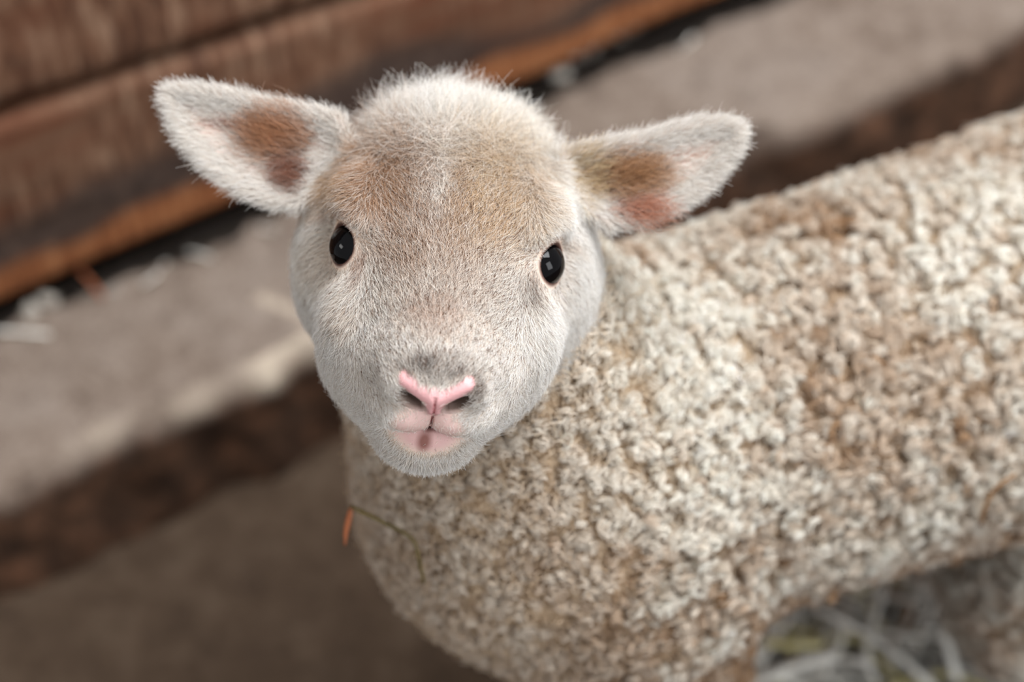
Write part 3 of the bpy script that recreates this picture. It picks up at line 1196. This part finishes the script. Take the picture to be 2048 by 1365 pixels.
pts = q[:, None, :] * 0
pts = p[:, None, :] + (d0 * length[:, None])[:, None, :] * tt / 1000 + (bend[:, None, :] * tt ** 2 * 0.35 + wig[:, None, :] * np.sin(tt * 3.0)) / 1000
rad = np.linspace(1, 0.25, K)[None, :] * (0.085 + 0.02 * rng.random(len(p)))[:, None] / 1000
kp = ~bald
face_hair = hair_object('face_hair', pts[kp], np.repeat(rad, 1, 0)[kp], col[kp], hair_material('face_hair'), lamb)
face_hair['label'] = 'short white and tan hair of face and ears'
print('face hair', kp.sum(), time.time() - T0)

# --- fleece: curled locks, each a bundle of strands, over a short woolly undercoat
N_LOCK = 14500
ww = np.clip(1 - headw * 1.2, 0, 1) * sstep(0.025, 0.07, V[:, 2])
ww *= np.where(facing < -0.35, 0.2, 1.0)
tri, bc = sample(ww, N_LOCK)
p = bary(V, tri, bc); n = unit(bary(nvec, tri, bc))


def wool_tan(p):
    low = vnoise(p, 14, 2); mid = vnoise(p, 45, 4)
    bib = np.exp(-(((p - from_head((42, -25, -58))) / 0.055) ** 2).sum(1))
    top = sstep(0.29, 0.41, p[:, 2])  # less tan towards the back: dirt below, plus overhead light painted into the colour
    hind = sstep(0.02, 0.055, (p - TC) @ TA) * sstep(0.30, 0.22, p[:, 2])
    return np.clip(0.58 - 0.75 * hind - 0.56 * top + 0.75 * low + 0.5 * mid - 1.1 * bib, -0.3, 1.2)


chest = sstep(-0.12, -0.22, (p - TC) @ TA)
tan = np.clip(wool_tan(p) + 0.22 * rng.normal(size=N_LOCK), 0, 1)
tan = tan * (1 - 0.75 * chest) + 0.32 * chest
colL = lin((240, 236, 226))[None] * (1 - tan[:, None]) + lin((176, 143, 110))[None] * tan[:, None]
S, K = 14, 8
down = np.array([0, 0, -1.0])
dt = unit(down - n * (n @ down)[:, None] + 0.35 * rng.normal(size=n.shape))
axis_ = unit(n + dt * (0.55 + 0.45 * rng.random((N_LOCK, 1))))
from mathutils.kdtree import KDTree
NCL = N_LOCK // 4
kd = KDTree(NCL)
for i in range(NCL):
    kd.insert(p[i], i)
kd.balance()
near_ = np.array([kd.find(v)[1] for v in p])
pull = (p[near_] - p) / 0.006
axis_ = unit(axis_ + 0.30 * pull)
t1 = unit(np.cross(axis_, rng.normal(size=n.shape))); t2 = np.cross(axis_, t1)
lead = rng.random(N_LOCK)[near_]
# the front of the chest has shorter, softer wool
chest = sstep(-0.12, -0.22, (p - TC) @ TA)
L = (0.0085 + 0.004 * rng.random(N_LOCK) + 0.006 * lead) * (1 - 0.35 * chest)
r0 = (0.0018 + 0.0015 * rng.random(N_LOCK)) * (1 - 0.4 * chest)
turns = 1.1 + 0.9 * rng.random(N_LOCK)
hand = np.where(rng.random(N_LOCK) < 0.5, 1, -1)
tau = np.linspace(0, 1, K)
ang = hand[:, None] * turns[:, None] * 2 * math.pi * tau[None]
rr = r0[:, None] * (0.25 + 0.95 * np.sin(np.clip(tau * 1.25, 0, 1.0) * math.pi / 2) - 0.45 * tau ** 3)[None]
cen = p[:, None] - n[:, None] * 0.001 + axis_[:, None] * (L[:, None] * (tau - 0.30 * tau ** 3)[None])[..., None] \
    + t1[:, None] * (rr * np.cos(ang))[..., None] + t2[:, None] * (rr * np.sin(ang))[..., None]
off = rng.normal(size=(N_LOCK, S, 3)) * 0.0013
phase = rng.normal(size=(N_LOCK, S, 1, 3)) * 0.00035 * np.sin(tau * 8)[None, None, :, None]
pts = cen[:, None] + off[:, :, None] * (1.25 - 0.6 * tau)[None, None, :, None] + phase
pts = pts.reshape(-1, K, 3)
col = np.repeat(colL, S, 0) * (1 + 0.08 * rng.normal(size=(N_LOCK * S, 1)))
rad = np.linspace(0.00028, 0.00015, K)[None] * (0.8 + 0.4 * rng.random((N_LOCK * S, 1)))
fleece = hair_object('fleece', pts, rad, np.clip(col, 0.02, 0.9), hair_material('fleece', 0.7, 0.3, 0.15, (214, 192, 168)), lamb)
fleece['label'] = 'tightly curled cream wool with tan staining and painted-in top light'

N_UND = 80000
tri, bc = sample(ww, N_UND)
p = bary(V, tri, bc); n = unit(bary(nvec, tri, bc))
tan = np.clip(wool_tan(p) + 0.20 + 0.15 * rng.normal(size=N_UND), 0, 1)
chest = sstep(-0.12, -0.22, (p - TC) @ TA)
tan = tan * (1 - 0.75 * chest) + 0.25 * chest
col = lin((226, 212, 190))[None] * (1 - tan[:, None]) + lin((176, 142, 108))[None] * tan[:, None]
K = 6
tau = np.linspace(0, 1, K)
d0 = unit(n + 0.7 * rng.normal(size=n.shape))
w1 = rng.normal(size=n.shape) * 0.0012; w2 = rng.normal(size=n.shape) * 0.0012
Lu = 0.005 + 0.003 * rng.random(N_UND)
pts = p[:, None] + d0[:, None] * (Lu[:, None] * tau)[..., None] + w1[:, None] * np.sin(tau * 4.5)[None, :, None] + w2[:, None] * np.sin(tau * 6)[None, :, None]
rad = np.linspace(0.0002, 0.0001, K)[None].repeat(N_UND, 0)
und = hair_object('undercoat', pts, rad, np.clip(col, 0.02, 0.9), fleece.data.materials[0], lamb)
print('fleece', time.time() - T0)


# ------------------------------------------------------------------ straw, stems and crumbs
def hit(u, v, back=0.0):
    """where the sight line of a spot on the lamb meets its wool"""
    d = Fv + (u - 1024) / FPX * Rv - (v - 682.5) / FPX * Uv
    d = d / np.linalg.norm(d)
    s = 0.6
    for _ in range(120):
        f = float(lamb_sdf((CAM + d * s)[None])[0])
        if f < 0.0005:
            break
        s += f * 0.7
        if s > 1.6:
            break
    return CAM + d * (s - back)


def tube(path, rad, sides=6, flat=1.0):
    path = np.array(path, float)
    n = len(path)
    rad = np.broadcast_to(np.asarray(rad, float), (n,))
    tg = np.gradient(path, axis=0); tg /= np.linalg.norm(tg, axis=1, keepdims=True)
    ref = np.array([0.13, 0.21, 0.97])
    vs, fs = [], []
    for i in range(n):
        a = np.cross(tg[i], ref); a /= np.linalg.norm(a)
        b = np.cross(tg[i], a)
        for k in range(sides):
            th = 2 * math.pi * k / sides
            vs.append(path[i] + rad[i] * (math.cos(th) * a + flat * math.sin(th) * b))
    for i in range(n - 1):
        for k in range(sides):
            fs.append((i * sides + k, i * sides + (k + 1) % sides, (i + 1) * sides + (k + 1) % sides, (i + 1) * sides + k))
    fs += [tuple(range(sides))[::-1], tuple((n - 1) * sides + k for k in range(sides))]
    return vs, fs


def bez(pts, n):
    pts = np.array(pts, float)
    t = np.linspace(0, len(pts) - 1, n)
    cols = [catmull(np.arange(len(pts)), pts[:, i], 200) for i in range(3)]
    return np.stack([np.interp(t, c[0], c[1]) for c in cols], 1)


def straw_mat(name, a, b):
    t = NT(name)
    v = t.coords((3, 3, 3))
    t.color(t.ramp(t.noise(v, 22, 3, 0.5), [(0.35, a), (0.65, b)])).rough(0.5, 0.35)
    return t.m


M_STRAW = [straw_mat('pale_straw', (206, 203, 194), (238, 235, 226)), straw_mat('yellow_straw', (170, 158, 108), (206, 198, 150)),
           straw_mat('grey_straw', (128, 124, 116), (170, 166, 158)), straw_mat('brown_straw', (110, 82, 56), (150, 112, 74))]
M_ORANGE = straw_mat('orange_straw', (128, 66, 34), (158, 88, 48))
M_GREEN = straw_mat('olive_stem', (78, 66, 34), (108, 92, 52))

# loose straw under the belly: a dozen stalk shapes, each stalk its own object
shapes = []
for i in range(14):
    L_ = 0.04 + 0.075 * rng.random()
    bend_ = rng.normal() * 0.25
    kink = rng.random() < 0.35
    path = []
    for t in np.linspace(-0.5, 0.5, 9):
        x_ = t * L_
        y_ = bend_ * L_ * (t * t - 0.1)
        if kink and t > 0.1:
            y_ += (t - 0.1) * L_ * 0.9
        path.append((x_, y_, 0.004 * math.sin(3 * t + i)))
    vs, fs = tube(path, (0.0017 + 0.0017 * rng.random()) * np.linspace(1, 0.75, 9), 6, 0.55)
    m_ = bpy.data.meshes.new('straw_stalk')
    m_.from_pydata([tuple(v) for v in vs], [], fs)
    m_.polygons.foreach_set('use_smooth', [True] * len(m_.polygons))
    m_.materials.append(M_STRAW[0])
    shapes.append(m_)
GROUP = 'loose straw on the floor under the belly'
for i in range(110):
    c0 = on_plane(1470 + 660 * rng.random(), 1110 + 330 * rng.random(), 0.03)
    if lamb_sdf(np.array([[c0[0], c0[1], 0.02]]))[0] < 0.06:
        continue
    o = bpy.data.objects.new('straw_stalk', shapes[i % len(shapes)])
    C.objects.link(o)
    o.location = (c0[0], c0[1], 0.010 + 0.050 * rng.random())
    o.rotation_euler = (0.25 * rng.normal(), 0.22 * rng.normal(), rng.random() * 6.28)
    o.material_slots[0].link = 'OBJECT'
    mi = rng.choice(4, p=[0.55, 0.18, 0.19, 0.08])
    o.material_slots[0].material = M_STRAW[mi]
    kind_ = ('pale', 'yellowish', 'grey', 'brown')[mi]
    tag(o, '%s straw stalk in the loose litter under the lamb' % kind_, 'straw', GROUP)


def single(name, pix, zs, rad, mat, label, cat='straw', group=None, flat=0.6):
    pts = [on_plane(u, v, z) for (u, v), z in zip(pix, zs)]
    vs, fs = tube(bez(pts, 14), rad, 8, flat)
    c_ = np.mean(vs, 0)
    o = new_mesh(name, np.array(vs) - c_, fs, mat)
    o.location = c_
    return tag(o, label, cat, group)


single('straw_stalk', [(1790, 1150), (1880, 1192), (1888, 1260), (1915, 1360)], [v + 0.035 for v in [0.03, 0.036, 0.03, 0.012]], 0.0034, M_STRAW[0], 'thick pale straw stalk bent downwards beside the hind leg')
single('straw_stalk', [(1880, 1200), (1930, 1155), (1962, 1125)], [v + 0.035 for v in [0.036, 0.033, 0.028]], 0.0034, M_STRAW[0], 'short pale straw stalk crossing the top of the bent stalk')
single('straw_stalk', [(1935, 1190), (1980, 1165), (2020, 1145)], [v + 0.035 for v in [0.034, 0.032, 0.03]], [0.004] * 5 + [0.0034] * 9, M_STRAW[0], 'stubby whitish straw stalk nearest the hind leg')
single('straw_stalk', [(1490, 1375), (1580, 1335), (1670, 1310)], [v + 0.035 for v in [0.03, 0.03, 0.03]], 0.0035, M_STRAW[0], 'long pale straw stalk slanting beside the front leg')
single('straw_stalk', [(1530, 1285), (1590, 1290), (1645, 1288)], [v + 0.035 for v in [0.028, 0.03, 0.03]], 0.0035, M_STRAW[1], 'yellow straw stalk lying level beside the front leg')

# fine chaff that nobody could count
vs, fs = [], []
for i in range(2600):
    c0 = on_plane(1380 + 800 * rng.random(), 1080 + 420 * rng.random(), 0.0)
    a = rng.random() * 6.28; l = 0.003 + 0.010 * rng.random(); w = 0.0006 + 0.0008 * rng.random()
    dx, dy = math.cos(a), math.sin(a)
    z0 = 0.004 + 0.012 * rng.random(); z1 = z0 + 0.004 * rng.normal()
    k = len(vs)
    for (sx_, sy_) in ((-1, -1), (1, -1), (1, 1), (-1, 1)):
        vs.append((c0[0] + dx * l * sx_ - dy * w * sy_, c0[1] + dy * l * sx_ + dx * w * sy_, max(0.001, z0 if sx_ < 0 else z1)))
    vs.append((c0[0], c0[1], max(z0, z1) + 0.0012)); 
    fs += [(k, k + 1, k + 4), (k + 1, k + 2, k + 4), (k + 2, k + 3, k + 4), (k + 3, k, k + 4), (k + 3, k + 2, k + 1, k)]
chaff = new_mesh('straw_chaff', vs, fs, M_STRAW[2], None, False)
tag(chaff, 'fine grey chaff scattered over the floor under the lamb', 'chaff', kind='stuff')

# straw bits and crumbs caught in the crevice under the lowest plank
single('straw_stalk', [(160, 540), (182, 565), (206, 596)], [LEDGE_Z + 0.012, LEDGE_Z + 0.008, LEDGE_Z + 0.004], 0.0016, M_ORANGE, 'short orange straw stalk sticking out of the crevice under the planks')
for i in range(26):
    a = -0.05 + 1.25 * rng.random()
    if 0.32 < a < 0.62:
        continue
    base = wall_pt(a, LEDGE_W - 0.012 - 0.010 * rng.random(), LEDGE_Z + 0.003)
    o = bpy.data.objects.new('straw_stalk', shapes[i % len(shapes)])
    C.objects.link(o)
    o.location = base; o.scale = (0.36, 0.5, 0.5)
    o.rotation_euler = (0.2 * rng.normal(), 0.3 * rng.normal(), rng.random() * 6.28)
    o.material_slots[0].link = 'OBJECT'
    o.material_slots[0].material = M_STRAW[2 if rng.random() < 0.6 else 0]
    tag(o, 'short dusty straw bit lying along the crevice under the planks', 'straw', 'straw bits in the wall crevice')

t_ = NT('plaster_crumb'); t_.color(t_.ramp(t_.noise(t_.coords(), 60, 3), [(0.35, (140, 132, 122)), (0.65, (188, 182, 172))])).rough(0.9); M_CRUMB = t_.m
for i, (u, v) in enumerate([(1150, 112), (1185, 96), (1262, 52), (1290, 34), (1235, 70), (1120, 150), (60, 622), (95, 600)]):
    bm = bmesh.new()
    bmesh.ops.create_icosphere(bm, subdivisions=2, radius=1)
    m_ = bpy.data.meshes.new('plaster_crumb')
    for vtx in bm.verts:
        k = 1 + 0.35 * noise.noise(vtx.co * 1.4 + Vector((i * 3.1, 0, 0)))
        vtx.co = Vector((vtx.co.x * 0.008 * k, vtx.co.y * 0.0055 * k, vtx.co.z * 0.004 * k))
    bm.to_mesh(m_); bm.free()
    m_.materials.append(M_CRUMB)
    o = bpy.data.objects.new('plaster_crumb', m_)
    C.objects.link(o)
    pt = on_plane(u, v, LEDGE_Z + 0.004)
    o.location = (pt[0], pt[1], LEDGE_Z + 0.004)
    o.rotation_euler = (0, 0, i * 1.3)
    tag(o, 'small pale plaster crumb at the foot of the plank wall', 'crumb', 'plaster crumbs along the wall')

# grass stem caught in the chest wool, with a dry orange leaf
def at_depth(u, v, d):
    return CAM + d * (Fv + (u - 1024) / FPX * Rv - (v - 682.5) / FPX * Uv)


dk = float((hit(822, 1076, 0.024) - CAM) @ Fv)
path = [at_depth(702, 1014, dk + 0.004), at_depth(762, 1043, dk + 0.001), at_depth(806, 1065, dk), at_depth(828, 1084, dk + 0.001), at_depth(838, 1120, dk + 0.004), hit(848, 1166, 0.016)]
stem = new_mesh('grass_stem', *tube(bez(path, 22), np.linspace(0.0010, 0.0008, 22)), M_GREEN)
tag(stem, 'thin olive grass stem caught in the wool of the chest', 'stem')
p0 = path[0]
lf = [at_depth(u, v, dk + 0.004) for u, v in ((703, 1014), (698, 1036), (692, 1064), (690, 1092))]
leaf = new_mesh('leaf', *tube(bez(lf, 12), 0.0013 * np.sin(np.linspace(0.5, 2.9, 12)), 6, 0.5), M_ORANGE, stem)
leaf['label'] = 'dry orange leaf'
path = [hit(2030, 950, 0.024), hit(1985, 985, 0.024), hit(1962, 1045, 0.024), hit(1962, 1090, 0.024), hit(1975, 1110, 0.020)]
tw = new_mesh('dry_stem', *tube(bez(path, 20), np.linspace(0.0010, 0.0013, 20)), M_STRAW[3])
tag(tw, 'curved reddish brown stem clinging to the wool of the hind leg', 'stem')
print('all', time.time() - T0)
